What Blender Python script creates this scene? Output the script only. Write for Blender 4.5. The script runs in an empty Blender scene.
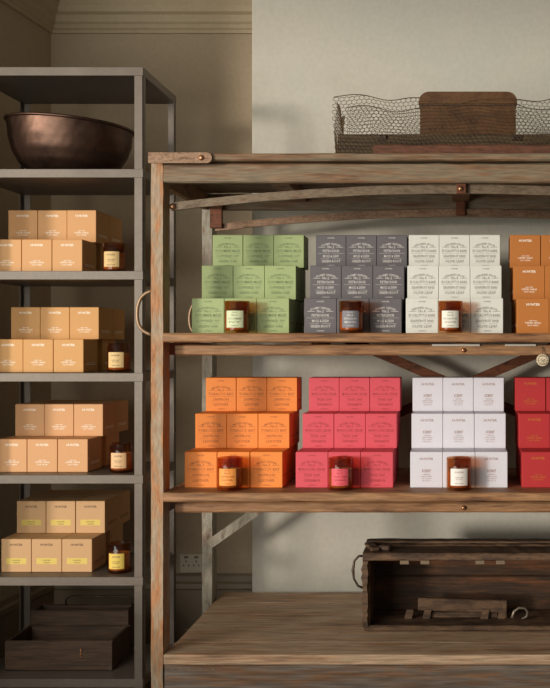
import bpy, bmesh, math, random
from mathutils import Vector, Matrix
random.seed(7)
S = bpy.context.scene
COL = S.collection
R = math.radians
F = 1025.0            # focal length in pixels of the 550x688 frame
CX, CY, EYE = 455.0, 344.0, 1.2

# ------------------------------------------------------------ camera, light
cam = bpy.data.cameras.new('camera')
co = bpy.data.objects.new('camera', cam); COL.objects.link(co)
co.location = (0, 0, EYE); co.rotation_euler = (R(90), 0, 0)
cam.sensor_fit = 'AUTO'; cam.sensor_width = 36.0
cam.lens = 36.0*F/688.0
cam.shift_x = -(CX-275.0)/688.0
cam.clip_start = .05
S.camera = co

w = bpy.data.worlds.new('world'); S.world = w; w.use_nodes = True
bg = w.node_tree.nodes['Background']
bg.inputs[0].default_value = (1.0, .88, .72, 1); bg.inputs[1].default_value = .20

sl = bpy.data.lights.new('sun', 'SUN'); so = bpy.data.objects.new('sun', sl); COL.objects.link(so)
sl.energy = 1.95; sl.angle = R(8); sl.color = (1.0, .90, .78)
SUN_AZ, SUN_EL = R(43), R(2.5)
d = Vector((math.sin(SUN_AZ)*math.cos(SUN_EL), math.cos(SUN_AZ)*math.cos(SUN_EL), -math.sin(SUN_EL)))
so.rotation_euler = d.to_track_quat('-Z', 'Y').to_euler()

al = bpy.data.lights.new('window_light', 'AREA'); ao = bpy.data.objects.new('window_light', al); COL.objects.link(ao)
al.shape = 'RECTANGLE'; al.size = 2.2; al.size_y = 1.9; al.energy = 66; al.color = (1.0, .985, .89)
ao.location = (-2.2, .3, 1.42)
ao.rotation_euler = (Vector((.2, 3.2, 1.1))-ao.location).to_track_quat('-Z', 'Y').to_euler()

S.view_settings.view_transform = 'Standard'; S.view_settings.look = 'None'
S.view_settings.exposure = 0.1; S.view_settings.gamma = 1.0; S.view_settings.use_curve_mapping = False

# ------------------------------------------------------------ helpers
def PX(px, Y): return (px-CX)/F*Y
def PZ(py, Y): return EYE-(py-CY)/F*Y
def P(px, py, Y): return Vector((PX(px, Y), Y, PZ(py, Y)))

class MB:
    def __init__(s): s.v, s.f, s.m, s.sm = [], [], [], []
    def add(s, vs, fs, mi=0, smooth=False):
        o = len(s.v); s.v += [Vector(v) for v in vs]
        for f in fs:
            s.f.append([i+o for i in f]); s.m.append(mi); s.sm.append(smooth)
        return s
    def box(s, x0, x1, y0, y1, z0, z1, mi=0, bev=.0015, rot=None, piv=None, jit=0):
        bm = bmesh.new(); bmesh.ops.create_cube(bm, size=1)
        for v in bm.verts:
            v.co = Vector((x0+(v.co.x+.5)*(x1-x0), y0+(v.co.y+.5)*(y1-y0), z0+(v.co.z+.5)*(z1-z0)))
            if jit: v.co += Vector((random.uniform(-jit, jit), random.uniform(-jit, jit), random.uniform(-jit, jit)))
        if bev: bmesh.ops.bevel(bm, geom=bm.edges[:], offset=bev, segments=1, affect='EDGES')
        if rot is not None:
            p = Vector(piv) if piv is not None else Vector(((x0+x1)/2, (y0+y1)/2, (z0+z1)/2))
            for v in bm.verts: v.co = rot @ (v.co-p) + p
        bm.verts.index_update()
        s.add([v.co.copy() for v in bm.verts], [[v.index for v in f.verts] for f in bm.faces], mi)
        bm.free(); return s
    def board(s, x0, x1, y0, y1, z0, z1, mi=0, n=24, amp=.0015, bv=.004):
        """a plank with softly worn, slightly wavy edges, long along x"""
        vs, fs = [], []
        for i in range(n+1):
            x = x0+(x1-x0)*i/n
            a = [random.uniform(-amp, amp) for _ in range(8)]
            b = min(bv, (z1-z0)*.25)
            ring = [(y0, z0+b), (y0, z1-b), (y0+b, z1), (y1-b, z1), (y1, z1-b), (y1, z0+b), (y1-b, z0), (y0+b, z0)]
            for k, (y, z) in enumerate(ring):
                vs.append((x+(a[k] if 0 < i < n else 0), y+a[k]*.6, z+a[(k+3) % 8]*.7))
        for i in range(n):
            for k in range(8):
                fs.append([i*8+k, i*8+(k+1) % 8, i*8+8+(k+1) % 8, i*8+8+k])
        fs.append(list(range(7, -1, -1))); fs.append([n*8+k for k in range(8)])
        return s.add(vs, [f[::-1] for f in fs], mi)
    def tube(s, pts, r, mi=0, seg=8, smooth=True, closed=False):
        pts = [Vector(p) for p in pts]; n = len(pts); vs, fs = [], []
        up = None
        for i, p in enumerate(pts):
            if closed: t = pts[(i+1) % n]-pts[i-1]
            else: t = pts[min(i+1, n-1)]-pts[max(i-1, 0)]
            t.normalize()
            if up is None:
                up = Vector((0, 0, 1)) if abs(t.z) < .9 else Vector((1, 0, 0))
            a = t.cross(up).normalized(); b = a.cross(t).normalized(); up = b
            rr = r[i] if isinstance(r, (list, tuple)) else r
            for k in range(seg):
                th = 2*math.pi*k/seg
                vs.append(p+(a*math.cos(th)+b*math.sin(th))*rr)
        m = n if closed else n-1
        for i in range(m):
            j = (i+1) % n
            for k in range(seg):
                fs.append([i*seg+k, i*seg+(k+1) % seg, j*seg+(k+1) % seg, j*seg+k])
        if not closed:
            fs.append(list(range(seg))[::-1]); fs.append([(n-1)*seg+k for k in range(seg)])
        return s.add(vs, [f[::-1] for f in fs], mi, smooth)
    def lathe(s, prof, c=(0, 0, 0), mi=0, seg=32, smooth=True, a0=0, a1=2*math.pi, fn=None):
        full = abs(a1-a0-2*math.pi) < 1e-6; n = seg if full else seg+1
        vs, fs = [], []
        for r, z in prof:
            for k in range(n):
                th = a0+(a1-a0)*k/seg
                v = Vector((r*math.cos(th), r*math.sin(th), z))
                if fn: v = fn(v)
                vs.append(v+Vector(c))
        for i in range(len(prof)-1):
            for k in range(seg):
                k2 = (k+1) % n
                fs.append([i*n+k, i*n+k2, (i+1)*n+k2, (i+1)*n+k])
        return s.add(vs, fs, mi, smooth)
    def prism(s, poly, y0, y1, mi=0):
        """poly = list of (x,z), extruded in y"""
        n = len(poly)
        vs = [(x, y0, z) for x, z in poly]+[(x, y1, z) for x, z in poly]
        fs = [list(range(n)), list(range(2*n-1, n-1, -1))]
        for i in range(n): fs.append([i, n+i, n+(i+1) % n, (i+1) % n])
        ar = sum(poly[i][0]*poly[(i+1) % n][1]-poly[(i+1) % n][0]*poly[i][1] for i in range(n))
        if ar < 0: fs = [f[::-1] for f in fs]
        return s.add(vs, fs, mi)
    def ball(s, c, r, mi=0, sq=(1, 1, 1)):
        prof = [(r*math.sin(math.pi*i/8)+1e-5, -r*math.cos(math.pi*i/8)) for i in range(9)]
        return s.lathe(prof, c, mi, 12, fn=lambda v: Vector((v.x*sq[0], v.y*sq[1], v.z*sq[2])))
    def mesh(s, name, mats, off=(0, 0, 0)):
        me = bpy.data.meshes.new(name); o = Vector(off)
        me.from_pydata([v-o for v in s.v], [], s.f)
        for m in mats: me.materials.append(m)
        me.polygons.foreach_set('material_index', s.m)
        me.polygons.foreach_set('use_smooth', s.sm)
        me.update(); return me
    def build(s, name, mats, parent=None, loc=None):
        if not isinstance(mats, (list, tuple)): mats = [mats]
        if parent is not None:
            off = wloc(parent)
            if loc is None: loc = (0, 0, 0)
            ob = bpy.data.objects.new(name, s.mesh(name, mats, off)); ob.parent = parent
        else:
            off = loc if loc is not None else (0, 0, 0)
            ob = bpy.data.objects.new(name, s.mesh(name, mats, off)); ob.location = off
        COL.objects.link(ob); return ob
def wloc(o):
    v = Vector((0, 0, 0))
    while o is not None: v = v+o.location; o = o.parent
    return v
def tag(o, label=None, cat=None, group=None, kind=None):
    if label: o['label'] = label
    if cat: o['category'] = cat
    if group: o['group'] = group
    if kind: o['kind'] = kind
    return o
def thing(name, loc, label, cat, group=None):
    o = bpy.data.objects.new(name, None); COL.objects.link(o); o.location = loc
    o.empty_display_size = .05
    return tag(o, label, cat, group)
def struct(name, mb, mat):
    return tag(mb.build(name, mat), kind='structure')

# ------------------------------------------------------------ materials
def lin(r, g, b):
    f = lambda c: (c/255/12.92) if c/255 <= .04045 else ((c/255+.055)/1.055)**2.4
    return (f(r), f(g), f(b), 1)
def pbr(name, col, rough=.6, metal=0, spec=.5):
    m = bpy.data.materials.new(name); m.use_nodes = True
    b = m.node_tree.nodes['Principled BSDF']
    b.inputs['Base Color'].default_value = col; b.inputs['Roughness'].default_value = rough
    b.inputs['Metallic'].default_value = metal; b.inputs['Specular IOR Level'].default_value = spec
    return m
def worn(name, cols, scale=(3, 40, 40), nscale=1.0, rough=.65, metal=0, bump=.25, stops=None, grain=(8, 220, 220), gw=.35, spec=.4, detail=6):
    """layered noise: broad patches through a ramp of several colours, fine grain on top"""
    m = bpy.data.materials.new(name); m.use_nodes = True
    nt = m.node_tree; N = nt.nodes; L = nt.links; b = N['Principled BSDF']
    tc = N.new('ShaderNodeTexCoord'); mp = N.new('ShaderNodeMapping'); mp.inputs['Scale'].default_value = scale
    L.new(tc.outputs['Object'], mp.inputs['Vector'])
    n1 = N.new('ShaderNodeTexNoise'); n1.inputs['Scale'].default_value = nscale; n1.inputs['Detail'].default_value = detail
    n1.inputs['Roughness'].default_value = .68
    L.new(mp.outputs[0], n1.inputs['Vector'])
    rp = N.new('ShaderNodeValToRGB'); e = rp.color_ramp.elements
    k = len(cols)
    if stops is None: stops = [.32+.36*i/(k-1) for i in range(k)]
    e[0].position = stops[0]; e[0].color = cols[0]; e[1].position = stops[-1]; e[1].color = cols[-1]
    for i in range(1, k-1):
        el = e.new(stops[i]); el.color = cols[i]
    L.new(n1.outputs['Fac'], rp.inputs['Fac'])
    mp2 = N.new('ShaderNodeMapping'); mp2.inputs['Scale'].default_value = grain
    L.new(tc.outputs['Object'], mp2.inputs['Vector'])
    n2 = N.new('ShaderNodeTexNoise'); n2.inputs['Scale'].default_value = 1; n2.inputs['Detail'].default_value = 4
    L.new(mp2.outputs[0], n2.inputs['Vector'])
    r2 = N.new('ShaderNodeMapRange'); r2.inputs[1].default_value = .35; r2.inputs[2].default_value = .65
    r2.inputs[3].default_value = 1-gw; r2.inputs[4].default_value = 1+gw*.5
    L.new(n2.outputs['Fac'], r2.inputs[0])
    mx = N.new('ShaderNodeVectorMath'); mx.operation = 'MULTIPLY'
    L.new(rp.outputs[0], mx.inputs[0]); L.new(r2.outputs[0], mx.inputs[1])
    L.new(mx.outputs[0], b.inputs['Base Color'])
    b.inputs['Roughness'].default_value = rough; b.inputs['Metallic'].default_value = metal
    b.inputs['Specular IOR Level'].default_value = spec
    if bump:
        bp = N.new('ShaderNodeBump'); bp.inputs['Strength'].default_value = bump; bp.inputs['Distance'].default_value = .002
        L.new(n2.outputs['Fac'], bp.inputs['Height']); L.new(bp.outputs[0], b.inputs['Normal'])
    return m

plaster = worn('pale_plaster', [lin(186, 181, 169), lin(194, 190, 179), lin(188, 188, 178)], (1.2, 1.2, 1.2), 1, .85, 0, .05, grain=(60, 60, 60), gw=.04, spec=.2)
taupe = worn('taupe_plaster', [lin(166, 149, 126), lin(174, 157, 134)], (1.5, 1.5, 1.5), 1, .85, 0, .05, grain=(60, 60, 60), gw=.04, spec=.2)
cornice_m = worn('cornice_paint', [lin(172, 155, 128), lin(180, 163, 136)], (2, 2, 2), 1, .7, 0, .05, grain=(60, 60, 60), gw=.04, spec=.3)
floor_m = worn('floor_boards', [lin(84, 62, 44), lin(104, 80, 58)], (2, 12, 12), 1, .6)
skirt_m = pbr('skirting_paint', lin(128, 112, 90), .5)
POSTC = [lin(110, 76, 52), lin(176, 122, 80), lin(164, 132, 102), lin(164, 148, 128), lin(176, 118, 74)]
post_m = worn('worn_painted_post', POSTC, (40, 40, 7), 1, .65, 0, .35, [.3, .42, .5, .6, .7], (200, 200, 30), .25)
rail_m = worn('worn_painted_rail', [lin(90, 62, 44), lin(126, 96, 70), lin(128, 110, 88), lin(124, 110, 90), lin(142, 94, 62)], (4, 30, 45), 1, .65, 0, .35, [.28, .42, .5, .6, .72], (16, 160, 200), .28)
shelf_m = worn('worn_shelf_timber', [lin(92, 60, 40), lin(144, 102, 68), lin(160, 120, 84), lin(126, 92, 64)], (4, 14, 40), 1, .6, 0, .3, None, (14, 160, 200), .3)
strap_m = worn('rusted_strap', [lin(84, 60, 46), lin(136, 106, 82), lin(144, 116, 94), lin(112, 76, 54)], (14, 40, 60), 1, .55, .35, .35, None, (120, 160, 160), .3)
arch_m = worn('grey_strap', [lin(82, 62, 48), lin(108, 92, 74), lin(116, 100, 82), lin(100, 72, 52)], (10, 30, 40), 1, .55, .3, .3, None, (60, 140, 140), .25)
rust_m = worn('rust_red_iron', [lin(70, 42, 28), lin(116, 66, 40), lin(96, 60, 40)], (30, 30, 30), 1, .65, .2, .3)
grey_post_m = worn('grey_painted_iron', [lin(96, 78, 62), lin(146, 138, 122), lin(150, 144, 130), lin(120, 98, 78)], (30, 30, 8), 1, .6, .1, .25, None, (120, 120, 40), .2)
brass_m = pbr('worn_copper_bolt', lin(176, 128, 94), .35, .8)
deck_m = worn('weathered_deck', [lin(140, 110, 88), lin(186, 148, 116), lin(196, 168, 140), lin(176, 140, 110)], (3, 16, 30), 1, .62, 0, .4, None, (9, 190, 190), .38)
apron_m = worn('blue_worn_apron', [lin(104, 72, 52), lin(132, 98, 72), lin(120, 104, 92), lin(126, 114, 104), lin(136, 100, 74)], (2.4, 20, 24), 1, .65, 0, .4, [.3, .43, .5, .58, .7], (9, 150, 170), .35)
steel_m = worn('shelving_steel', [lin(102, 93, 85), lin(113, 103, 94)], (6, 6, 6), 1, .45, .3, .03, grain=(90, 90, 90), gw=.06)
copper_m = worn('hammered_copper', [lin(58, 42, 35), lin(86, 65, 55), lin(100, 76, 64)], (9, 9, 9), 1, .42, .85, 0, gw=.1)
crate_m = worn('dark_old_timber', [lin(40, 29, 22), lin(74, 54, 40), lin(106, 80, 58), lin(66, 49, 37)], (7, 26, 26), 1, .7, 0, .35, None, (14, 150, 150), .25)
crate_in = worn('crate_inside_timber_glow', [lin(40, 28, 18), lin(66, 44, 27), lin(112, 66, 34)], (3, 20, 24), 1, .7, 0, .4, None, (10, 170, 170), .4)  # orange end of the ramp stands in for sun glow on the back board
iron_m = worn('dull_iron', [lin(60, 48, 40), lin(98, 84, 72)], (40, 40, 40), 1, .5, .6, .2)
darkwood_m = worn('dark_drawer_wood', [lin(54, 38, 26), lin(80, 58, 42), lin(70, 52, 38)], (4, 30, 30), 1, .6, 0, .3, None, (12, 180, 180), .35)
leather_m = worn('brown_leather', [lin(70, 44, 26), lin(98, 68, 42), lin(84, 56, 34)], (7, 7, 9), 1, .42, 0, .15, None, (80, 80, 80), .2)
tray_m = worn('tray_timber', [lin(48, 38, 26), lin(80, 64, 44), lin(70, 55, 38)], (4, 40, 40), 1, .7, 0, .4, None, (12, 180, 180), .4)
plank_m = worn('red_brown_plank', [lin(74, 44, 32), lin(104, 64, 46), lin(92, 58, 42), lin(124, 94, 74)], (5, 30, 30), 1, .65, .1, .3, [.3, .45, .6, .74], (30, 180, 180), .3)
wire_m = pbr('galvanised_wire', lin(96, 76, 54), .5, .5)
rod_m = pbr('handle_rod_iron', lin(150, 124, 98), .45, .5)
wick_m = pbr('wick', lin(60, 50, 40), .9)
wax_m = pbr('soy_wax', lin(236, 220, 190), .6)
white_p = pbr('socket_plastic', lin(196, 186, 164), .4)
hole_m = pbr('socket_hole', lin(120, 110, 94), .6)
cream_m = worn('cream_tag', [lin(196, 180, 150), lin(226, 212, 186)], (90, 90, 90), 1, .6, 0, .2)

def amber_glass():
    m = bpy.data.materials.new('amber_glass'); m.use_nodes = True
    nt = m.node_tree; N = nt.nodes; L = nt.links
    N.remove(N['Principled BSDF'])
    t = N.new('ShaderNodeBsdfTransparent'); t.inputs[0].default_value = (.79, .555, .37, 1)
    g = N.new('ShaderNodeBsdfGlossy'); g.inputs['Roughness'].default_value = .08
    lw = N.new('ShaderNodeLayerWeight'); lw.inputs['Blend'].default_value = .5
    pw = N.new('ShaderNodeMath'); pw.operation = 'POWER'; pw.inputs[1].default_value = 4; L.new(lw.outputs['Facing'], pw.inputs[0])
    ma = N.new('ShaderNodeMath'); ma.operation = 'MULTIPLY_ADD'; ma.inputs[1].default_value = .4; ma.inputs[2].default_value = .045; L.new(pw.outputs[0], ma.inputs[0])
    mx = N.new('ShaderNodeMixShader')
    L.new(ma.outputs[0], mx.inputs[0]); L.new(t.outputs[0], mx.inputs[1]); L.new(g.outputs[0], mx.inputs[2])
    L.new(mx.outputs[0], N['Material Output'].inputs['Surface'])
    return m
glass_m = amber_glass()

# ------------------------------------------------------------ lettering
_tc = {}
def text_geo(txt, size, bold=.012, spacing=1.0):
    key = (txt, bold, spacing)
    if key not in _tc:
        c = bpy.data.curves.new('t', 'FONT'); c.body = txt; c.size = 1; c.align_x = 'CENTER'; c.offset = bold
        c.space_character = spacing; c.resolution_u = 1
        o = bpy.data.objects.new('t', c); COL.objects.link(o)
        dg = bpy.context.evaluated_depsgraph_get(); me = o.evaluated_get(dg).to_mesh()
        vs = [v.co.copy() for v in me.vertices]; fs = [list(p.vertices) for p in me.polygons]
        o.evaluated_get(dg).to_mesh_clear()
        bpy.data.objects.remove(o); bpy.data.curves.remove(c)
        _tc[key] = (vs, fs)
    vs, fs = _tc[key]
    return [v*size for v in vs], fs
def put_text(mb, txt, x, y, z, size, mi, width=None, arc=None, spacing=1.0, bold=.012, cyl=None):
    """text in the x-z plane facing -y, centred on x, baseline z; arc = bend radius; width = fitted width"""
    vs, fs = text_geo(txt, size, bold, spacing)
    w0 = max(v.x for v in vs)-min(v.x for v in vs)
    k = width/w0 if width else 1
    out = []
    for v in vs:
        px, pz = v.x*k, v.y
        if arc:
            th = px/arc; px, pz = (arc+pz)*math.sin(th), (arc+pz)*math.cos(th)-arc
        if cyl:
            th = (x+px)/cyl[2]
            out.append((cyl[0]+cyl[2]*math.sin(th), cyl[1]-cyl[2]*math.cos(th), z+pz))
        else: out.append((x+px, y, z+pz))
    mb.add(out, fs, mi)

# ------------------------------------------------------------ the room
BW = 3.78      # face of the chimney breast
RW = 4.08      # back of the recess
XC = PX(51, RW)              # corner of left wall and recess
def xl(Y): return XC-.071*(RW-Y)
XB = PX(252, BW)
b = MB(); b.box(-6, 5, -3, 6, -.1, 0, bev=0); struct('floor', b, floor_m)
ZC = 2.66
b = MB(); b.box(-3.2, 3.2, .8, 4.4, ZC, ZC+.1, bev=0); struct('ceiling', b, plaster)
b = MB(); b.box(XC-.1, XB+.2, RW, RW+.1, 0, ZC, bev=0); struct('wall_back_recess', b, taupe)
b = MB(); b.box(XB, 3.0, BW, RW+.1, 0, ZC, bev=.003); struct('wall_back_breast', b, plaster)
b = MB(); y0 = 3.2
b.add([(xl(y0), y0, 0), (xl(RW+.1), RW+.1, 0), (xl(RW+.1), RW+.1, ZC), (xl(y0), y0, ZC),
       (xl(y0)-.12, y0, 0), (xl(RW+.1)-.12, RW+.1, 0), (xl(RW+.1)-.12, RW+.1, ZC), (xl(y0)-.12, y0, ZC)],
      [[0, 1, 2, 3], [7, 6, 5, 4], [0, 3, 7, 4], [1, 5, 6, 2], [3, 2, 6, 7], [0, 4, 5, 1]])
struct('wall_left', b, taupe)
# added low wall, unseen at left, that keeps light off the bottom shelf
b = MB(); b.add([(xl(-2), -2, 0), (xl(3.199), 3.199, 0), (xl(3.199), 3.199, .42), (xl(-2), -2, .42),
       (xl(-2)-.12, -2, 0), (xl(3.199)-.12, 3.199, 0), (xl(3.199)-.12, 3.199, .42), (xl(-2)-.12, -2, .42)],
      [[0, 1, 2, 3], [7, 6, 5, 4], [0, 3, 7, 4], [1, 5, 6, 2], [3, 2, 6, 7], [0, 4, 5, 1]])
struct('wall_left_light_block', b, taupe)
# cornice: a moulded profile run along the left wall and the recess
prof = [(0, 2.434), (.012, 2.434), (.012, 2.446), (.020, 2.452), (.020, 2.466), (.030, 2.474), (.034, 2.490), (.034, 2.500),
        (.05, 2.508), (.055, 2.53), (.07, 2.555), (.095, 2.575), (.125, 2.588), (.125, 2.604), (.135, 2.61), (.14, 2.63), (.14, ZC), (0, ZC)]
def sweep(prof, name, mat):
    b = MB(); n = len(prof); vs = []; fs = []
    for d_, z in prof: vs.append((xl(3.2)+d_, 3.2, z))
    for d_, z in prof: vs.append((xl(RW-d_)+d_, RW-d_, z))
    for d_, z in prof: vs.append((XB+.0, RW-d_, z))
    for s_ in range(2):
        for i in range(n-1):
            fs.append([s_*n+i, s_*n+n+i, s_*n+n+i+1, s_*n+i+1])
    b.add(vs, fs); struct(name, b, mat)
sweep(prof, 'trim_1', cornice_m)
sk = [(0, 0), (.02, 0), (.02, .225), (.026, .232), (.024, .25), (.014, .258), (.012, .278), (.004, .288), (0, .288)]
sweep(sk, 'baseboard_left', skirt_m)
# wall socket
sx0, sx1 = PX(180, RW-.01), PX(203, RW-.01); sz0, sz1 = PZ(573.5, RW-.01), PZ(554, RW-.01)
t = thing('wall_socket', ((sx0+sx1)/2, RW-.012, sz0), 'pale double wall socket low on the shadowed recess wall above the skirting', 'socket')
b = MB(); b.box(sx0, sx1, RW-.014, RW-.001, sz0+.003, sz1, bev=.003); b.build('socket_plate', white_p, t)
for k in (.28, .72):
    b = MB(); cx = sx0+(sx1-sx0)*k; cz = (sz0+sz1)/2
    for dx, dz in ((-.010, -.006), (.010, -.006), (0, .010)):
        b.box(cx+dx-.0025, cx+dx+.0025, RW-.0155, RW-.0135, cz+dz-.004, cz+dz+.004, bev=0)
    b.box(cx-.008, cx+.008, RW-.0165, RW-.0135, cz+.022, cz+.032, bev=.001)
    b.build('socket_face', hole_m, t)

# ------------------------------------------------------------ metal shelving rack
MF, MD = 3.3, .39
MX0, MX1 = -1.556, PX(143, MF); MBk = MF+MD
t = thing('metal_shelving', ((MX0+MX1)/2, (MF+MBk)/2, 0), 'tall grey steel shelving unit with seven shelves standing in the recess', 'shelving unit')
TOPZ = PZ(67, MF); SPC = (PZ(67, MF)-PZ(577, MF))/5
PW = .028
for x in (MX0, MX1-PW):
    for y in (MF, MBk-PW):
        b = MB(); x_in = x; th = .003
        xo = x if x == MX0 else x+PW-th
        yo = y if y == MF else y+PW-th
        b.box(x, x+PW, yo, yo+th, 0, TOPZ-.001, bev=.0006); b.box(xo, xo+th, y, y+PW, 0, TOPZ-.001, bev=.0006)
        b.build('post', steel_m, t)
SHZ = []
for i in range(7):
    z = TOPZ-SPC*i; SHZ.append(z); b = MB(); h = .028; e = .0025
    x0, x1, y0, y1 = MX0-.0008, MX1+.0008, MF-.0012, MBk+.0008
    b.box(x0, x1, y0, y1, z-h, z, bev=.0012)
    b.build('shelf', steel_m, t)

# ------------------------------------------------------------ trolley rack
TF = 3.0; TX0 = PX(151, TF); TX1 = .917; TBK = 3.606
PWI = .035
t = thing('trolley_rack', (0, 3.3, 0), 'long weathered industrial rack with timber shelves, arched iron braces and low plank deck', 'rack')
TR = t
ZT0, ZT1 = PZ(162.5, TF), PZ(153, 2.97)
XS0, XS1 = TX0+PWI, TX1-PWI
# posts: angle section, front flange + side flange
for side, xa in ((0, TX0), (1, TX1)):
    for fr in (0, 1):
        b = MB()
        x0, x1 = (xa, xa+PWI) if side == 0 else (xa-PWI, xa)
        ya = TF if fr == 0 else TBK
        xs0, xs1 = (x1-.012, x1) if side == 0 else (x0, x0+.012)
        n = 40; zt = ZT0
        # front flange with slightly dinted edges
        vs, fs = [], []
        for i in range(n+1):
            z = zt*i/n; a = [random.uniform(-.0009, .0009) for _ in range(4)]
            vs += [(x0+a[0], ya, z), (x1+a[1], ya, z), (x1+a[1], ya+.014, z), (x0+a[0], ya+.014, z)]
        for i in range(n):
            for k in range(4): fs.append([i*4+k, i*4+(k+1) % 4, i*4+4+(k+1) % 4, i*4+4+k])
        fs.append([3, 2, 1, 0]); fs.append([n*4+k for k in range(4)])
        b.add(vs, fs)
        b.box(xs0, xs1, ya+.014, ya+.072, 0, zt, bev=.001)
        b.build('post', post_m if fr == 0 else grey_post_m, t)
# top boards
b = MB(); yy = 2.972
for wdt in (.16, .155, .16, .17):
    b.board(TX0+.006, TX1-.006, yy, yy+wdt-.004, ZT0+.001, ZT1, n=30, amp=.0012); yy += wdt
b.build('top_board', rail_m, t)
TOPD = yy
b = MB(); zr0, zr1 = PZ(182.5, TF), PZ(163, TF)
b.board(XS0, XS1, TF+.001, TF+.035, zr0, zr1-.001, n=30, amp=.001); b.build('front_rail', rail_m, t)
b = MB(); b.board(XS0, XS1, TBK+.001, TBK+.034, zr0, zr1-.001, n=30, amp=.001); b.build('rear_rail', rail_m, t)
for xa in (TX0+.004, TX1-.022):
    b = MB(); b.box(xa, xa+.018, TF+.072, TBK, zr0, zr1-.001); b.build('side_rail', shelf_m, t)
# under-top cross bearers
for xx in (-.55, .02, .58):
    b = MB(); b.box(xx-.03, xx+.03, TF+.036, TBK, zr1-.03, zr1-.001); b.build('bearer', shelf_m, t)
# corner straps
for sgn in (0, 1):
    b = MB(); L_ = PX(211, 2.965)-TX0; z0, z1 = PZ(163.2, 2.966), PZ(152.6, 2.966); zc = (z0+z1)/2; rr = (z1-z0)/2
    xa = TX0+.003
    poly = [(xa, z0), (xa+L_-rr, z0)]+[(xa+L_-rr+rr*math.sin(a), zc-rr*math.cos(a)) for a in [math.pi*k/10 for k in range(1, 10)]]+[(xa+L_-rr, z1), (xa, z1)]
    if sgn: poly = [(TX0+TX1-x, z) for x, z in poly]
    b.prism(poly, 2.9625, 2.9695)
    st = b.build('corner_strap', strap_m, t)
    b = MB(); xc = xa+L_-.030
    if sgn: xc = TX0+TX1-xc
    b.ball((xc, 2.962, zc), .008, sq=(1, .7, 1)); b.build('rivet', brass_m, st)
# arches, front and rear
def arch(Y, mat, name):
    b = MB(); n = 36; vs = []; fs = []
    xm = (TX0+TX1)/2; hw = xm-PX(168, TF); th = .028
    zA, zE = PZ(187, TF), PZ(205, TF)
    for i in range(n+1):
        u = -1+2*i/n; x = xm+u*hw; z = zA-(zA-zE)*u*u
        a = th/2*(1-.18*abs(u)); j = random.uniform(-.0006, .0006)
        vs += [(x, Y, z-a+j), (x, Y, z+a+j), (x, Y+.012, z+a+j), (x, Y+.012, z-a+j)]
    for i in range(n):
        for k in range(4): fs.append([i*4+k, i*4+4+k, i*4+4+(k+1) % 4, i*4+(k+1) % 4])
    fs.append([0, 1, 2, 3]); fs.append([n*4+3-k for k in range(4)])
    b.add(vs, [f[::-1] for f in fs]); o = b.build(name, mat, t)
    for u in ((-1, 1) if Y < 3.2 else ()):
        b = MB(); b.ball((xm+u*(hw-.004), Y-.003, zE), .0095, sq=(1, .7, 1)); b.build('bolt', brass_m, o)
arch(TF+.037, arch_m, 'front_arch'); arch(TBK-.016, strap_m, 'rear_arch')
# centre hangers
x0, x1 = PX(456.5, TF+.02), PX(466, TF+.02)
b = MB(); b.box(x0, x1, TF+.022, TF+.0355, PZ(193.5, TF+.02), PZ(182, TF+.02), bev=.001)
hg = b.build('centre_hanger', rust_m, t)
b = MB(); b.ball((PX(460.5, TF), TF+.021, PZ(187.6, TF)), .0075, sq=(1, .8, 1)); b.build('bolt', brass_m, hg)
b = MB(); b.box(PX(456, TBK-.03), PX(465, TBK-.03), TBK-.03, TBK-.018, PZ(215.5, TBK-.03), zr1-.002, bev=.001)
b.build('centre_hanger', rust_m, t)
# rear gusset plates at the arch ends
for xa in (PX(212, TBK), TX0+TX1-PX(224, TBK)):
    b = MB(); b.box(xa, xa+PX(225, TBK)-PX(213, TBK), TBK-.034, TBK-.0165, PZ(229, TBK), PZ(203, TBK)); b.build('gusset_plate', rust_m, t)
# shelves with rails
ZM = PZ(333.2, TF); ZL = PZ(493, 2.985)
for z, nm in ((ZM, 'mid'), (ZL, 'low')):
    b = MB(); yy = 2.985
    for wdt in (.15, .15, .155, .16):
        b.board(XS0+.003, XS1-.003, yy, yy+wdt-.003, z-.026, z, n=30, amp=.0012); yy += wdt
    b.build('shelf_board', shelf_m, t)
    zr = z-(.034 if nm == 'mid' else .037)
    b = MB(); b.board(XS0+.022, XS1-.022, TF+.05, TF+.08, zr-.031, zr, n=30, amp=.001); rl = b.build('shelf_rail', shelf_m, t)
    b = MB(); b.ball((PX(463.5, TF+.05), TF+.047, zr-.016), .007, sq=(1, .8, 1)); b.build('bolt', brass_m, rl)
    b = MB(); b.board(XS0+.022, XS1-.022, TBK-.05, TBK-.02, zr-.031, zr, n=30, amp=.001); b.build('shelf_rail', shelf_m, t)
    for xa in (TX0+.012, TX1-.036):
        b = MB(); b.box(xa, xa+.022, TF+.072, TBK, zr-.031, z-.0275); b.build('side_rail', rust_m, t)
    for xx in (-.45, .02, .5):
        b = MB(); b.box(xx-.02, xx+.02, TF+.08, TBK-.05, zr-.02, z-.0275); b.build('bearer', shelf_m, t)
    if nm == 'mid':
        b = MB(); b.box(PX(432, TF+.048), PX(480, TF+.048), TF+.046, TF+.0505, zr-.004, zr+.002, bev=.0005); b.build('metal_strip', pbr('bright_strip', lin(210, 205, 195), .35, .4), rl)
        b = MB(); b.box(PX(505, TF+.048), PX(536, TF+.048), TF+.046, TF+.0505, zr-.004, zr+.002, bev=.0005); b.build('metal_strip', bpy.data.materials['bright_strip'], rl)
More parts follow.
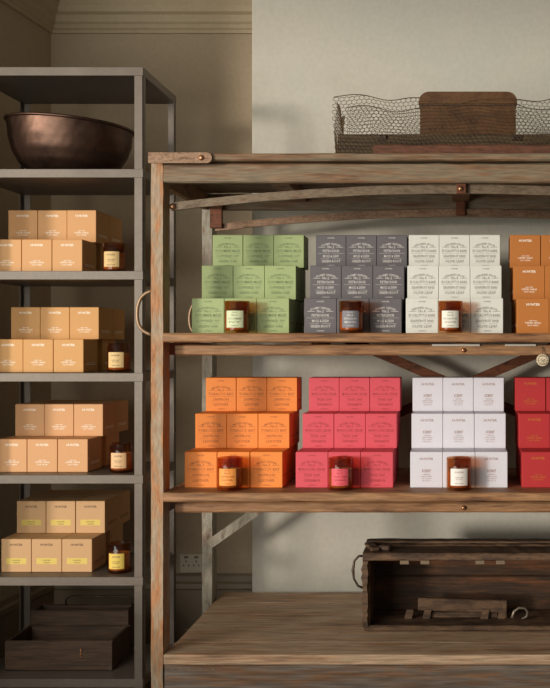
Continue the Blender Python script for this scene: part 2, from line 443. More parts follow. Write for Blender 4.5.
# X braces at the back
def flat_bar(p, q, wd, th, mat, name, par):
    p, q = Vector(p), Vector(q); dv = q-p; L_ = dv.length; ang = math.atan2(dv.z, dv.x); c = (p+q)/2
    b = MB(); b.box(c.x-L_/2, c.x+L_/2, c.y-th/2, c.y+th/2, c.z-wd/2, c.z+wd/2, bev=.001, rot=Matrix.Rotation(-ang, 3, 'Y'))
    return b.build(name, mat, par)
YB = TBK+.02
pA, xmir = P(214, 282, YB), TX0+TX1; zX = P(460, 387, YB).z
flat_bar((pA.x, YB-.012, pA.z), (xmir-pA.x, YB-.012, 2*zX-pA.z), .034, .008, rust_m, 'cross_brace', t)
flat_bar((pA.x, YB+.0, 2*zX-pA.z), (xmir-pA.x, YB+.0, pA.z), .034, .008, rust_m, 'cross_brace', t)
k0, k1 = P(211, 543, YB), P(292, 486, YB)
flat_bar((k0.x, YB-.026, k0.z), (k1.x, YB-.026, k1.z), .033, .008, grey_post_m, 'knee_brace', t)
flat_bar((xmir-k0.x, YB-.026, k0.z), (xmir-k1.x, YB-.026, k1.z), .033, .008, grey_post_m, 'knee_brace', t)
# grab handles on the left posts
for Y in (TF+.03, TBK+.02):
    sc = 3.03
    pts = [(151.5, 291), (146, 293), (140.5, 298), (137.5, 307), (137, 316), (138.5, 325), (143, 331), (151.5, 335)]
    pp = []
    for i in range(len(pts)-1):
        for k in range(3):
            u = k/3; pp.append((pts[i][0]*(1-u)+pts[i+1][0]*u, pts[i][1]*(1-u)+pts[i+1][1]*u))
    pp.append(pts[-1])
    q = [(PX(x, sc), Y, PZ(y, sc)) for x, y in pp]
    q = [q[0]]+[tuple((Vector(q[i-1])+Vector(q[i])*2+Vector(q[i+1]))/4) for i in range(1, len(q)-1)]+[q[-1]]
    b = MB(); b.tube(q, .0052, seg=10)
    for e in (q[0], q[-1]): b.box(TX0-.003, TX0+.001, e[1]-.012, e[1]+.012, e[2]-.012, e[2]+.012, bev=.001)
    b.build('grab_handle', rod_m, t)
# plank deck
ZD = PZ(655, 2.995); DX0, DX1 = XS0+.003, XS1-.003; DB = 3.75
b = MB(); yy = 2.995
for k, wdt in enumerate((.13, .165, .15, .16, .15)):
    b.board(DX0+(0 if k == 0 else .004), DX1, yy, yy+wdt-.0006, ZD-.03, ZD, n=34, amp=.0006, bv=.0006 if k else .003); yy += wdt
dk = b.build('deck', deck_m, t)
b = MB()
for x, y in ((186, 630), (205, 624), (236, 629), (231, 641), (252, 612), (268, 607), (300, 622), (340, 634), (330, 604)):
    Yd = (EYE-ZD)*F/(y-CY); xx = PX(x, Yd); b.lathe([(.0035, ZD+.0012), (.0001, ZD+.0014)], (xx, Yd, 0), seg=8)
b.build('nail_heads', hole_m, dk)
b = MB(); z = ZD-.031
for hgt in (.085, .09, .1):
    b.board(DX0+.001, DX1-.001, 3.002, 3.03, max(z-hgt+.002, .001), z, n=34, amp=.0014); z -= hgt
ap = b.build('front_apron', apron_m, t)
b = MB()
for x in (172, 180, 189, 200, 213, 300, 420, 520):
    b.lathe([(.0032, 0), (.0001, .001)], (0, 0, 0), seg=8, fn=lambda v, x=x: Vector((v.x+PX(x, 3.0), 3.0012-v.z*.5, v.y+ZD-.043)))
b.build('nail_heads', hole_m, ap)
for xa in (DX0+.002, DX1-.03):
    b = MB(); b.box(xa, xa+.028, 3.032, DB-.03, .002, ZD-.031); b.build('side_board', deck_m, t)
b = MB(); b.box(DX0+.03, DX1-.03, DB-.03, DB-.005, .002, ZD-.031); b.build('back_board', deck_m, t)

# ------------------------------------------------------------ candle boxes
BWD, BH, BD = .0978, .1062, .102
def carton(name, card, ink, lines, extra=None, side=None, ink2=None):
    """lines: (text, z fraction of baseline, size fraction, width fraction, arc)"""
    b = MB(); w2, d2 = BWD/2-.0003, BD/2-.0003
    b.box(-w2, w2, -d2, d2, 0, BH-.0008, 0, bev=.0012)
    b.box(-w2+.0012, w2-.0012, -d2+.0006, d2-.002, BH-.0009, BH-.0003, 0, bev=.0002)    # tuck flap
    yf = -d2-.0003
    for tx, zf, sf, wf, arc in lines:
        put_text(b, tx, 0, yf, zf*BH, sf*BH, 1, wf*BWD, arc*BWD if arc else None)
    if extra: extra(b, yf)
    if side:
        for zf, h, y0f, y1f in side:
            for sg in (1, -1):
                x = sg*(w2+.0003); z = zf*BH
                b.add([(x, y0f*BD, z), (x, y1f*BD, z), (x, y1f*BD, z+h*BH), (x, y0f*BD, z+h*BH)], [[0, 1, 2, 3] if sg > 0 else [3, 2, 1, 0]], 1)
    return b.mesh(name, [card, ink]+([ink2] if ink2 else []))
def rules(zs, x0=.30, x1=.43, h=.008, mi=1):
    def f(b, y):
        for z in zs:
            for s_ in (-1, 1):
                xa, xb = sorted((s_*x0*BWD, s_*x1*BWD))
                b.add([(xa, y, z*BH), (xb, y, z*BH), (xb, y, (z+h)*BH), (xa, y, (z+h)*BH)], [[0, 1, 2, 3]], mi)
    return f
def card_mat(name, c, rough=.55): return worn(name, [c, c], (1, 1, 1), 1, rough, 0, 0, grain=(400, 400, 400), gw=.05)
def poster(name, card, ink, arc, no, l1, l2, l3):
    L = [('HUNTER', .885, .055, .22, None), (arc, .70, .085, .62, .62), (no, .595, .115, .22, None), (l1, .475, .11, .82 if len(l1) > 9 else .54, None),
         (l2, .315, .11, .74 if len(l2) > 10 else .52, None), (l3, .165, .11, .62 if len(l3) > 8 else .50, None), ('CANDLE', .055, .05, .24, None)]
    def ex(b, y):
        rules([.62], .17, .40, .012)(b, y); rules([.435], .03, .42, .006)(b, y); rules([.275], .05, .34, .006)(b, y)
    return carton(name, card, ink, L, ex, side=[(.3, .03, -.3, .3)])
def plain(name, card, ink, band=None, yellow=None, emblem=True, wd=.42):
    L = []
    def ex(b, y):
        put_text(b, 'HUNTER', 0, y, .79*BH, .095*BH, 1, wd*BWD, bold=.018)
        if band is None and emblem:
            put_text(b, 'HAND POURED', 0, y, .345*BH, .045*BH, 1, .24*BWD)
            put_text(b, 'SCENTED CANDLE', 0, y, .275*BH, .07*BH, 1, .48*BWD)
            put_text(b, 'SOY WAX', 0, y, .205*BH, .06*BH, 1, .34*BWD)
        if band is not None:
            b.add([(-.34*BWD, y+.0001, .24*BH), (.34*BWD, y+.0001, .24*BH), (.34*BWD, y+.0001, .42*BH), (-.34*BWD, y+.0001, .42*BH)], [[0, 1, 2, 3]], 2)
            put_text(b, 'SCENTED', 0, y-.0001, .335*BH, .05*BH, 1, .28*BWD); put_text(b, 'CANDLE', 0, y-.0001, .265*BH, .05*BH, 1, .22*BWD)
    return carton(name, card, ink, L, ex, side=[(.26, .018, -.32, .32), (.21, .018, -.32, .32)], ink2=band)

ink_green = pbr('ink_dark_green', lin(100, 116, 76), .6); ink_white = pbr('ink_white', lin(206, 202, 198), .5)
ink_grey = pbr('ink_grey', lin(120, 118, 112), .6); ink_brown = pbr('ink_brown', lin(168, 90, 36), .6)
ink_plum = pbr('ink_plum', lin(168, 50, 60), .6); ink_rose = pbr('ink_rose_brown', lin(160, 128, 122), .6)
ink_cream = pbr('ink_cream', lin(255, 246, 230), .5); ink_dark = pbr('ink_umber', lin(96, 66, 48), .6)
ink_gold = pbr('ink_gold', lin(196, 112, 44), .4); yel = pbr('yellow_label', lin(216, 190, 96), .6)
BX = {}
BX['green'] = poster('candle_box', card_mat('card_sage', lin(158, 174, 120)), ink_green, 'VEGETABLE PATCH', 'No.1', 'CUCUMBER MAZE', 'COPPERED IVY', 'GREEN OAK')
BX['slate'] = poster('candle_box', card_mat('card_slate', lin(98, 94, 98)), ink_white, 'STORMY GARDEN', 'No.2', 'PETRICHOR', 'MOSS & DEW', 'GREEN ROOT')
BX['white'] = poster('candle_box', card_mat('card_offwhite', lin(218, 219, 212)), ink_grey, 'EVERGREEN GROVE', 'No.4', 'EUCALYPTUS BARK', 'GRAPEFRUIT RIND', 'OLIVE LEAF')
BH = .1083      # the cartons on the lower shelf
BX['orange'] = poster('candle_box', card_mat('card_orange', lin(238, 138, 56)), ink_brown, 'SMOKED LEATHER', 'No.3', 'TOBACCO BAY', 'SAFFRON', 'LEATHER')
BX['pink'] = poster('candle_box', card_mat('card_pink', lin(216, 80, 94)), ink_plum, 'SPICED GARDEN', 'No.5', 'MOROCCAN CEDAR', 'TREE SAP', 'CINNAMON')
def lilac_ex(b, y):
    put_text(b, 'SCENT', 0, y, .43*BH, .11*BH, 1, .28*BWD, bold=.03)
    for z, s_, wd, tx in ((.355, .045, .22, 'CANDLE'), (.295, .045, .34, 'HAND POURED'), (.235, .045, .30, 'SOY WAX'), (.18, .04, .26, 'NET 200 G')):
        put_text(b, tx, 0, y, z*BH, s_*BH, 1, wd*BWD)
BX['pale'] = carton('candle_box', card_mat('card_pale_grey', lin(218, 216, 226)), ink_rose, [('HUNTER', .77, .095, .42, None)], lilac_ex)
BH = .1062
BX['caramel'] = plain('candle_box', card_mat('card_caramel', lin(186, 116, 54)), ink_cream)
BH = .1083
BX['red'] = plain('candle_box', card_mat('card_red', lin(182, 46, 50)), ink_gold)
BWD, BH, BD = .0990, .1088, .135      # the cartons on the steel shelving are a little taller and deeper
BX['tan'] = plain('candle_box', card_mat('card_tan', lin(212, 158, 102)), ink_cream)
BX['ochre'] = plain('candle_box', card_mat('card_ochre', lin(210, 156, 92)), ink_cream)
BX['peach'] = plain('candle_box', card_mat('card_peach', lin(214, 160, 110)), ink_cream)
BX['kraft'] = plain('candle_box', card_mat('card_kraft', lin(200, 158, 112)), ink_dark, band=yel)

ORD = ['front', 'second', 'rear']
def put_box(key, x, y, z, label, group, rz=0):
    o = bpy.data.objects.new('candle_box', BX[key]); COL.objects.link(o)
    o.location = (x, y, z); o.rotation_euler = (0, 0, rz)
    return tag(o, label, 'box', group)
def stack(key, cname, where, z, y_front, rows, cols=3, ncols_named=('left', 'middle', 'right'), bh=.1062, bd=.102, step_back=.102, deep=None):
    """rows: (left px, right px) of the visible front face of each layer, lowest first; each layer stands one step behind
       the one below, and the layers run back so that the higher boxes stand on boxes"""
    nl = len(rows)
    group = cname+' candle boxes '+where
    lname = {2: ['lower', 'upper'], 3: ['bottom', 'middle', 'top']}[nl]
    for k, (a, c) in enumerate(rows):
        Yk = y_front+k*step_back
        xa, xb = PX(a, Yk), PX(c, Yk)
        step = (xb-xa)/cols; loose = step > BWD+.0006
        for j in range(cols):
            xc = xa+step*(j+.5)
            for q in range(deep or nl-k):
                yy = Yk+bd*q+bd/2+(random.uniform(-.001, .001) if q == 0 else 0)+(.045 if deep and k == 0 and q else .001 if q else 0)
                if q == 0: lb = f'{cname} candle box {where}, {lname[k]} row, {ncols_named[j]} one'
                else: lb = f'{cname} candle box {where}, {lname[k]} layer, {ncols_named[j]}, {("", "second", "third")[q]} back'
                put_box(key, xc+(random.uniform(-.0003, .0003) if loose else 0), yy, z+bh*k+.0002*k, lb, group, random.uniform(-.004, .004) if q == 0 and loose else 0)
BWD = .0978
YF = 3.092
def fit(pairs, y=YF, n=3):
    out = []
    for k, (a, c) in enumerate(pairs):
        Yk = y+k*.102; wmin = (BWD+.0004)*n*F/Yk
        if c-a < wmin: m = (a+c)/2; a, c = m-wmin/2, m+wmin/2
        out.append((a, c))
    return out
mid, low = 'on upper rack shelf', 'on lower rack shelf'
stack('green', 'sage green printed', mid, ZM+.0005, YF, fit([(191.7, 289.3), (202.4, 295.4), (213, 303.5)]))
stack('slate', 'slate grey printed', mid, ZM+.0005, YF, fit([(305, 400.8), (311.3, 403), (317, 405.8)]))
stack('white', 'off-white printed', mid, ZM+.0005, YF, fit([(407.4, 501.7), (409, 500), (410.9, 498.2)]))
two = ('left', 'right')
stack('caramel', 'caramel brown', mid, ZM+.0005, YF, fit([(518, 580.6), (514, 576), (510, 571.5)], n=2), 2, two)
stack('orange', 'bright orange printed', low, ZL+.0005, YF, fit([(184.3, 282.8), (195.4, 289.2), (206, 297)]), bh=.1083)
stack('pink', 'rose pink printed', low, ZL+.0005, YF, fit([(296, 392.8), (303.5, 396), (309.6, 399.5)]), bh=.1083)
stack('pale', 'pale grey-white', low, ZL+.0005, YF, fit([(411.5, 506.4), (413, 504.4), (414.2, 502.3)]), bh=.1083)
stack('red', 'deep red', low, ZL+.0005, YF, fit([(522.7, 586), (519.4, 581), (515, 577)], n=2), 2, two, bh=.1083)
BWD = .0990
LY = 3.37
for key, cname, where, i, prs in (
        ('tan', 'tan', 'under the copper bowl', 2, [(-9, 82.6), (8.2, 96.3)]),
        ('ochre', 'ochre tan', 'on second loaded steel shelf', 3, [(-7.5, 83.8), (11.3, 98.6)]),
        ('peach', 'peach tan', 'on third loaded steel shelf', 4, [(-3.5, 88), (15, 103)]),
        ('kraft', 'kraft brown yellow-labelled', 'on lowest loaded steel shelf', 5, [(1, 92.2), (16.5, 105)])):
    stack(key, cname, where, SHZ[i]+.0005, LY, fit(prs, LY), 3, bh=.1088, bd=.135, deep=2)

# ------------------------------------------------------------ candle jars
JR, JH = .0372, .096
def make_jar(loc, label, lab_mat, ink, group, lines, style='poster'):
    t = thing('candle_jar', loc, label, 'candle', group)
    x, y, z = loc
    b = MB(); r = JR
    b.lathe([(.0001, .0), (r-.006, .0), (r-.0015, .0015), (r, .006), (r, JH-.001), (r-.0012, JH), (r-.0024, JH-.001), (r-.0026, .012), (r-.006, .008), (.0001, .0075)], (x, y, z), seg=40)
    b.build('glass', glass_m, t)
    b = MB(); zw = z+JH*.66
    b.lathe([(.0001, z+.0085), (r-.0062, z+.0085), (r-.003, z+.013), (r-.003, zw), (r-.006, zw-.001), (.0001, zw-.001)], (x, y, 0), seg=32)
    wx = b.build('wax', wax_m, t)
    b = MB(); b.tube([(x, y, zw-.003), (x+.0006, y, zw+.006), (x+.002, y, zw+.012)], .0011, seg=6); b.build('wick', wick_m, wx)
    b = MB(); rr = r+.0004; a = .72; n = 20; vs = []; fs = []
    z0, z1 = z+JH*.17, z+JH*.69
    for i in range(n+1):
        th = -a+2*a*i/n
        vs += [(x+rr*math.sin(th), y-rr*math.cos(th), z0), (x+rr*math.sin(th), y-rr*math.cos(th), z1)]
    for i in range(n): fs.append([i*2, i*2+2, i*2+3, i*2+1])
    b.add(vs, fs, 0, True)
    cyl = (x, y, rr+.0003)
    for tx, zf, sf, wf in lines:
        put_text(b, tx, 0, 0, z0+(z1-z0)*zf, sf*(z1-z0), 1, wf*2*a*rr, cyl=cyl)
    b.build('paper_label', [lab_mat, ink], t)
    return t
PL = lambda no, l1, l2: [('HUNTER', .87, .09, .3), (no, .68, .17, .3), (l1, .48, .14, .75), (l2, .28, .14, .65), ('CANDLE', .08, .09, .4)]
SLN = [('HUNTER', .74, .14, .5), ('SCENTED CANDLE', .45, .08, .5), ('SOY WAX', .34, .08, .4), ('HAND POURED', .1, .09, .5)]
jg = 'amber candle jars on the shelves'
def lab(n, c): return pbr(n, c, .65)
JY = 3.0525
for px, zz, nm, lm, ink, ln in (
        (237, ZM, 'with pale green label in front of the sage green boxes', lab('label_green', lin(206, 214, 176)), ink_green, PL('No.1', 'CUCUMBER', 'IVY')),
        (351.5, ZM, 'with slate grey label in front of the slate grey boxes', lab('label_slate', lin(120, 118, 126)), ink_white, PL('No.2', 'PETRICHOR', 'MOSS')),
        (450.3, ZM, 'with white label in front of the off-white boxes', lab('label_white', lin(228, 226, 214)), ink_grey, PL('No.4', 'EUCALYPTUS', 'OLIVE')),
        (229.8, ZL, 'with orange label in front of the orange boxes', lab('label_orange', lin(246, 158, 76)), ink_brown, PL('No.3', 'SAFFRON', 'LEATHER')),
        (341, ZL, 'with pink label in front of the rose pink boxes', lab('label_pink', lin(226, 90, 104)), ink_plum, PL('No.5', 'TREE SAP', 'CINNAMON')),
        (459, ZL, 'with white label in front of the pale grey-white boxes', lab('label_pale', lin(232, 228, 224)), ink_rose, SLN)):
    make_jar((PX(px, JY), JY, zz+.0004), 'amber glass candle jar '+nm, lm, ink, jg, ln)
LJ = 3.375
for px, i, nm, c, ink in ((114.5, 2, 'beside the tan boxes on the steel shelf below the copper bowl', lin(216, 184, 128), ink_dark),
                          (119, 3, 'with cream label on the second loaded steel shelf', lin(220, 188, 132), ink_dark),
                          (121.5, 4, 'with peach label on the third loaded steel shelf', lin(226, 186, 140), ink_dark),
                          (119.5, 5, 'with yellow label on the lowest loaded steel shelf', lin(222, 192, 92), ink_dark)):
    make_jar((PX(px, LJ), LJ, SHZ[i]+.0004), 'amber glass candle jar '+nm, lab('jar_label', c), ink, jg, SLN)

# ------------------------------------------------------------ copper bowl
bz = SHZ[1]+.0005; bx, by = PX(71, 3.5), 3.495
t = thing('copper_bowl', (bx, by, bz), 'large hammered copper bowl with uneven rim on the steel shelving near the top', 'bowl')
prof = [(.0001, 0), (.05, 0), (.09, .004), (.13, .018), (.165, .045), (.188, .085), (.2, .13), (.204, .17), (.2055, .185)]
def bdef(v):
    th = math.atan2(v.y, v.x); k = v.z/.185
    ham = .0007*math.sin(th*40+v.z*210)*math.sin(v.z*330+th*9)*min(1, k*3)
    rr = math.hypot(v.x, v.y); s_ = (rr+ham)/max(rr, 1e-6)
    x, y = v.x*s_, v.y*s_*.90
    return Vector((x, y, v.z*(.955-.085*x/.2105)))
pf = []
for i in range(len(prof)-1):
    for k in range(4):
        u = k/4; pf.append((prof[i][0]*(1-u)+prof[i+1][0]*u, prof[i][1]*(1-u)+prof[i+1][1]*u))
pf.append(prof[-1])
inner = [(max(r_-.004, .0001), z_+.004) for r_, z_ in reversed(pf)]
b = MB(); b.lathe(pf+inner, (bx, by, bz), seg=120, fn=bdef); b.build('bowl_body', copper_m, t)
b = MB(); b.tube([Vector((bx, by, bz))+bdef(Vector((.2075*math.cos(a), .2075*math.sin(a), .186))) for a in [2*math.pi*k/72 for k in range(72)]], .0052, seg=8, closed=True)
b.build('rim', copper_m, t)

# ------------------------------------------------------------ drawers on the bottom steel shelf
def open_tray(name, label, x0, x1, y0, y1, z0, z1, group):
    t = thing(name, ((x0+x1)/2, (y0+y1)/2, z0), label, 'tray', group); e = .011
    b = MB(); b.board(x0, x1, y0, y0+e, z0, z1, n=12, amp=.0008); fp = b.build('front_panel', darkwood_m, t)
    b = MB(); b.board(x0, x1, y1-e, y1, z0, z1, n=12, amp=.0008); b.build('back_panel', darkwood_m, t)
    for xa in (x0+.0002, x1-e-.0002):
        b = MB(); b.box(xa, xa+e, y0+e, y1-e, z0, z1-.0005); b.build('side_panel', darkwood_m, t)
    b = MB(); b.box(x0+e, x1-e, y0+e, y1-e, z0, z0+.008, bev=.0005); b.build('base_panel', darkwood_m, t)
    return t, fp
zz = SHZ[6]+.0005; dg = 'old wooden trays on the bottom steel shelf'
t, fp = open_tray('wooden_tray', 'dark open wooden tray at the front of the bottom steel shelf', PX(5, 3.38), PX(112, 3.38), 3.38, 3.575, zz, PZ(641, 3.38), dg)
b = MB(); xx = PX(81, 3.38); zc = PZ(653, 3.38)
b.box(xx-.003, xx+.003, 3.3775, 3.3805, zc-.014, zc+.014, bev=.0005); b.ball((xx, 3.376, zc+.006), .003); b.ball((xx, 3.376, zc-.007), .003); b.build('keyhole_plate', brass_m, fp)
b = MB(); x1 = PX(112, 3.38); b.box(x1-.014, x1+.001, 3.3785, 3.3805, zz+.002, zz+.03, bev=.0005); b.build('corner_patch', iron_m, fp)
t, fp = open_tray('wooden_tray', 'taller dark wooden tray behind the open one on the bottom steel shelf', PX(33, 3.6), PX(130, 3.6), 3.58, 3.672, zz, PZ(609, 3.6), dg)
b = MB(); xe = PX(129, 3.6)
b.tube([(PX(60, 3.6), 3.655, PZ(609, 3.6)), (PX(60, 3.6), 3.655, PZ(603, 3.6)), (PX(66, 3.6), 3.655, PZ(600, 3.6)), (PX(120, 3.6), 3.655, PZ(600, 3.6)), (PX(127, 3.6), 3.655, PZ(603, 3.6)), (xe-.006, 3.655, PZ(609.5, 3.6))], .004)
b.build('carry_handle', iron_m, t)

# ------------------------------------------------------------ wooden crate on the deck
CYF = (EYE-ZD)*F/(632-CY)
cx0, cx1 = PX(364, CYF), .60; cb = CYF+.22; cz0 = ZD+.0012; cz1 = PZ(553, CYF)
t = thing('wooden_crate', ((cx0+cx1)/2, CYF+.11, cz0), 'long dark battered timber crate lying open-fronted on the plank deck', 'crate')
e = .018
b = MB(); b.board(cx0, cx1, CYF+.004, cb, cz0, cz0+.014, n=24, amp=.0012); b.build('bottom_board', crate_m, t)
b = MB(); b.board(cx0+e, cx1-e, cb-.016, cb, cz0+.0145, cz0+.13, n=20, amp=.001); b.board(cx0+e, cx1-e, cb-.016, cb, cz0+.1302, cz1-.022, n=20, amp=.001)
b.build('back_board', crate_in, t)
for k, xa in enumerate((cx0, cx1-e)):
    b = MB(); b.box(xa, xa+e, CYF+.014, cb, cz0+.0145, cz1-.026, bev=.002); b.build('end_board', crate_m, t)
    b = MB(); n = 16; vs = []; fs = []   # chipped corner post
    xs = (xa-.006, xa+.012) if k == 0 else (xa+.006, xa+.024)
    for i in range(n+1):
        z = cz0+.0145+(cz1-.04-cz0)*i/n; j = random.uniform(-.004, .003); j2 = random.uniform(-.003, .002)
        vs += [(xs[0]+j, CYF-.002, z), (xs[1]+j2, CYF-.002, z), (xs[1]+j2, CYF+.013, z), (xs[0]+j, CYF+.013, z)]
    for i in range(n):
        for q in range(4): fs.append([i*4+q, i*4+(q+1) % 4, i*4+4+(q+1) % 4, i*4+4+q])
    fs += [[3, 2, 1, 0], [n*4+q for q in range(4)]]
    b.add(vs, fs); b.build('corner_post', crate_m, t)
b = MB(); b.board(cx0-.004, cx1+.004, CYF-.006, CYF+.11, cz1-.024, cz1, n=30, amp=.0014)
b.board(cx0-.002, cx1+.002, CYF+.113, cb+.006, cz1-.024, cz1+.004, n=30, amp=.0014)
b.board(cx0-.004, cx1, CYF+.13, CYF+.17, cz1+.0045, cz1+.012, n=30, amp=.0015)
lid = b.build('lid', crate_m, t)
b = MB(); b.box(cx0+.005, cx0+.035, CYF+.02, CYF+.12, cz1+.001, cz1+.012, bev=.003, rot=Matrix.Rotation(.3, 3, 'Z'))
b.box(cx0+.045, cx0+.085, CYF+.03, CYF+.06, cz1+.001, cz1+.016, bev=.004, rot=Matrix.Rotation(-.4, 3, 'Z')); b.build('splinter', crate_m, lid)
b = MB(); b.board(cx0+.012, cx1-.012, CYF-.001, CYF+.010, cz0+.0005, cz0+.018, n=24, amp=.001); b.build('front_batten', crate_m, t)
tabm = pbr('pale_hinge_metal', lin(128, 110, 90), .5, .3)
for px in (404.5, 425, 480, 500.5):
    b = MB(); x = PX(px, CYF-.007); b.box(x-.014, x+.014, CYF-.009, CYF-.006, cz1-.034, cz1-.022, bev=.0008); b.build('hinge_tab', tabm, t)
pts = [(364, 558), (358, 558), (353.5, 563), (352, 572), (353, 581), (357, 588), (364, 591)]
b = MB(); Yh = CYF+.09; b.tube([P(x, y, CYF)+Vector((0, .03, 0)) for x, y in pts], [.004, .004, .0035, .005, .0035, .004, .004], seg=8)
for y in (558, 591): b.box(cx0-.004, cx0, CYF+.018, CYF+.045, PZ(y, CYF)-.013, PZ(y, CYF)+.013, bev=.001)
b.build('rope_handle', iron_m, t)
# timber bracket and hook lying in the crate
yb = CYF+.10; zb = cz0+.0146
t = thing('timber_bracket', (PX(463, yb), yb, zb), 'worn timber bracket with four short feet lying inside the crate', 'bracket')
def bp(px, py): return PX(px, yb), PZ(py, yb)
xa, za = bp(418, 600); xb_, zb2 = bp(507, 600)
rot = Matrix.Rotation(.03, 3, 'Y')
b = MB(); b.box(xa, xb_, yb, yb+.022, zb+.020, zb+.062, bev=.003, rot=rot, jit=.001); b.build('rail', crate_m, t)
b = MB(); b.box(xa+.03, xb_-.03, yb+.008, yb+.024, zb, zb+.0185, bev=.002); b.build('lower_rail', crate_m, t)
for px in (409, 427, 485, 502):
    x = PX(px, yb); b = MB(); wv = .015; h = .030
    b.add([(x-wv, yb-.004, zb), (x+wv*.6, yb-.004, zb), (x+wv, yb-.004, zb+h), (x-wv*.5, yb-.004, zb+h),
           (x-wv, yb+.006, zb), (x+wv*.6, yb+.006, zb), (x+wv, yb+.006, zb+h), (x-wv*.5, yb+.006, zb+h)],
          [[0, 1, 2, 3], [7, 6, 5, 4], [0, 4, 5, 1], [1, 5, 6, 2], [2, 6, 7, 3], [3, 7, 4, 0]]); b.build('foot', crate_m, t)
b = MB(); b.box(xb_-.014, xb_, yb-.002, yb+.022, zb, zb+.060, bev=.002); b.build('end_block', crate_m, t)
b = MB(); hp = [(512, 620), (514, 614), (519, 610.5), (525, 611), (528, 615), (527, 620), (522, 622.5)]
yh = CYF+.06; zh = cz0+.019; z_lo = PZ(622.5, yh)
b.tube([(PX(x, yh), yh+.02*k/6, PZ(y, yh)-z_lo+zh) for k, (x, y) in enumerate(hp)], [.005, .0045, .0042, .004, .004, .0036, .0028], seg=8)
tag(b.build('iron_hook', pbr('bright_iron', lin(150, 138, 122), .4, .6), loc=(PX(520, yh), yh, zh)), 'curved iron hook lying inside the crate right of the timber bracket', 'hook')

# ------------------------------------------------------------ on top: wire basket, case, plank
zt = ZT1+.001
wx0, wx1, wy0, wy1 = PX(338, 3.12), .50, 3.12, 3.42
t = thing('wire_basket', ((wx0+wx1)/2, (wy0+wy1)/2, zt), 'crumpled chicken wire basket on a low timber tray atop the rack', 'basket')
ztray = PZ(134, wy0); e = .014
for (x0, x1, y0, y1) in ((wx0, wx1, wy0, wy0+e), (wx0, wx1, wy1-e, wy1), (wx0, wx0+e, wy0+e, wy1-e), (wx1-e, wx1, wy0+e, wy1-e)):
    b = MB(); b.box(x0, x1, y0, y1, zt, ztray, bev=.0015, jit=.001); b.build('tray_side', tray_m, t)
b = MB(); b.box(wx0+e, wx1-e, wy0+e, wy1-e, zt, zt+.01, bev=.0005); b.build('tray_base', tray_m, t)
for (pa, pb_) in ((376, 386), (512, 522)):
    b = MB(); b.box(PX(pa, 3.1), PX(pb_, 3.1), wy0-.006, wy0-.0005, ztray-.02, ztray-.004, bev=.001)
    b.build('iron_catch', iron_m, t)
# hexagonal netting
def netting(mb, org, ux, length, height, cell=.0148, ph=0, drop=None, flat=False):
    hx = cell; hy = cell*.95; rows = int(height/(hy*.5))+3; cols = int(length/hx)+1
    def wob(u, v):
        return Vector((.0035*math.sin(u*23+v*31+ph), .007*math.sin(u*9+ph)*v/height+.003*math.sin(v*41+u*13+ph), .0045*math.sin(u*17+ph*2)+.003*math.sin(u*41+v*20)))
    def pt(u, v):
        w_ = wob(u, v)
        ub = u+w_.x
        p = Vector(org)+Vector(ux)*ub
        if flat: return p+Vector((0, v, w_.y+w_.z+.010*math.sin(u*11+.3)))
        nrm = Vector((-ux[1], ux[0], 0))
        return p+nrm*w_.y+Vector((0, 0, v+w_.z*min(1, v/height+.2)))
    top = lambda u: height+.010*math.sin(u*11+ph)+.007*math.sin(u*27+ph*3)-(.02 if drop and u < drop else 0)
    E = []
    for r_ in range(rows):
        v0 = r_*hy*.75
        off = hx/2 if r_ % 2 else 0
        for c in range(-1, cols+1):
            u0 = c*hx+off
            a = (u0, v0); bb = (u0+hx/2, v0+hy*.25); cc = (u0+hx, v0); up = (u0+hx/2, v0+hy*.75)
            for p_, q_ in ((a, bb), (bb, cc), (bb, up)):
                if all(0 <= m[0] <= length for m in (p_, q_)) and all(m[1] <= top(m[0]) for m in (p_, q_)):
                    E.append((pt(*p_), pt(*q_)))
    for p_, q_ in E: mb.tube([p_, q_], .00085, seg=3, smooth=False)
    # selvedge wire along the top
    nn = int(length/.01)
    mb.tube([pt(length*i/nn, top(length*i/nn)-.002) for i in range(nn+1)], .0013, seg=4)
b = MB(); H1 = PZ(99, 3.1)-zt
netting(b, (wx0-.012, wy0-.012, zt+.002), (1, 0, 0), wx1-wx0+.02, H1, ph=.3)
netting(b, (wx0-.008, wy1+.012, zt+.002), (1, 0, 0), wx1-wx0+.02, H1+.05, ph=2.1)
netting(b, (wx0-.010, wy0-.010, zt+.002), (0, 1, 0), wy1-wy0+.02, H1, ph=4)
netting(b, (wx1+.010, wy0-.010, zt+.002), (0, 1, 0), wy1-wy0+.02, H1, ph=5)
b.build('wire_netting', wire_m, t)
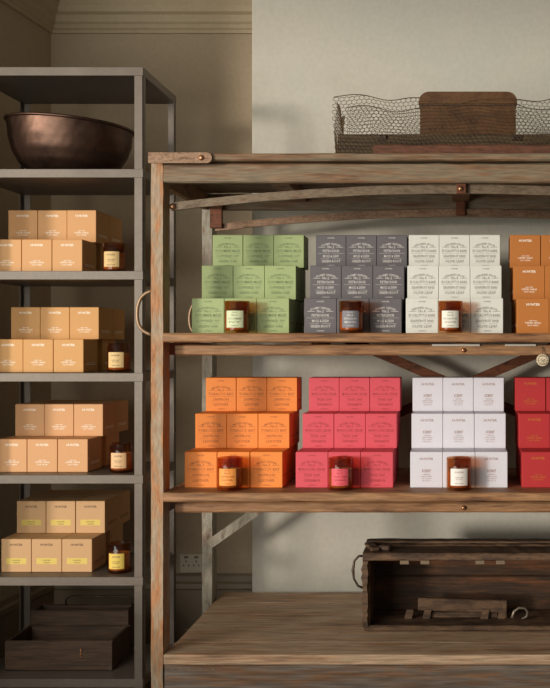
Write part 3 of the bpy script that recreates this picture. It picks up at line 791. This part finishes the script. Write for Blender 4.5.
# case
ky = 3.22; kx0, kx1 = PX(420, ky), PX(516, ky); kz1 = PZ(92.5, ky); kz0 = zt+.0105; kd = .17
t = thing('leather_case', ((kx0+kx1)/2, ky+kd/2, kz0), 'brown case with rounded top corners standing inside the wire basket', 'case')
def rrect(x0, x1, z0, z1, r, n=6):
    out = [(x0, z0), (x1, z0)]
    for cx, cz, a0 in ((x1-r, z1-r, 0), (x0+r, z1-r, math.pi/2)):
        out += [(cx+r*math.cos(a0+math.pi/2*k/n), cz+r*math.sin(a0+math.pi/2*k/n)) for k in range(n+1)]
    return out
b = MB(); b.prism(rrect(kx0, kx1, kz0, kz1, .03), ky+.004, ky+kd); b.build('case_body', leather_m, t)
b = MB(); zl = kz1-.034
b.prism(rrect(kx0-.004, kx1+.004, zl, kz1+.003, .032), ky, ky+kd+.004); b.build('lid', leather_m, t)
b = MB()
for z in (zl-.004, ): b.box(kx0, kx1, ky+.001, ky+.004, z-.004, z, bev=.0008)
b.build('seam', pbr('dark_seam', lin(58, 36, 20), .6), t)
# red-brown plank in front
b = MB(); b.board(PX(373, 3.05), .50, 3.05, 3.085, zt, PZ(144.5, 3.05), n=26, amp=.0014)
tag(b.build('weathered_plank', plank_m, loc=(.1, 3.06, zt)), 'long red-brown weathered plank lying along the rack top before the wire basket', 'plank')

# ------------------------------------------------------------ round tag under the upper shelf rail
ty = TF+.046; tx, tz = PX(542.5, ty), PZ(360, ty)
t = thing('round_tag', (tx, ty, tz), 'small round cream tag hanging below the upper shelf rail at right', 'tag')
b = MB(); r = .0185
b.lathe([(.0001, -.002), (r-.002, -.002), (r, -.001), (r, .001), (r-.002, .002), (.0001, .002)], seg=28, fn=lambda v: Vector((v.x+tx, ty-.006-v.z, v.y+tz))); ds = b.build('disc', cream_m, t)
b = MB(); dr = pbr('tag_mark', lin(120, 98, 72), .6)
b.tube([(tx+.0135*math.cos(a), ty-.0085, tz+.0135*math.sin(a)) for a in [2*math.pi*k/24 for k in range(24)]], .0007, seg=4, closed=True)
b.tube([(tx-.006, ty-.0085, tz+.003), (tx, ty-.0085, tz-.001), (tx+.007, ty-.0085, tz+.002)], .0008, seg=4)
b.tube([(tx-.005, ty-.0085, tz-.006), (tx+.005, ty-.0085, tz-.005)], .0008, seg=4)
b.build('marking', dr, ds)
b = MB(); b.tube([(tx, ty-.006, tz+r-.002), (tx+.001, ty-.004, tz+r+.008), (tx, ty, tz+r+.02)], .0012, seg=6); b.build('cord', wick_m, t)
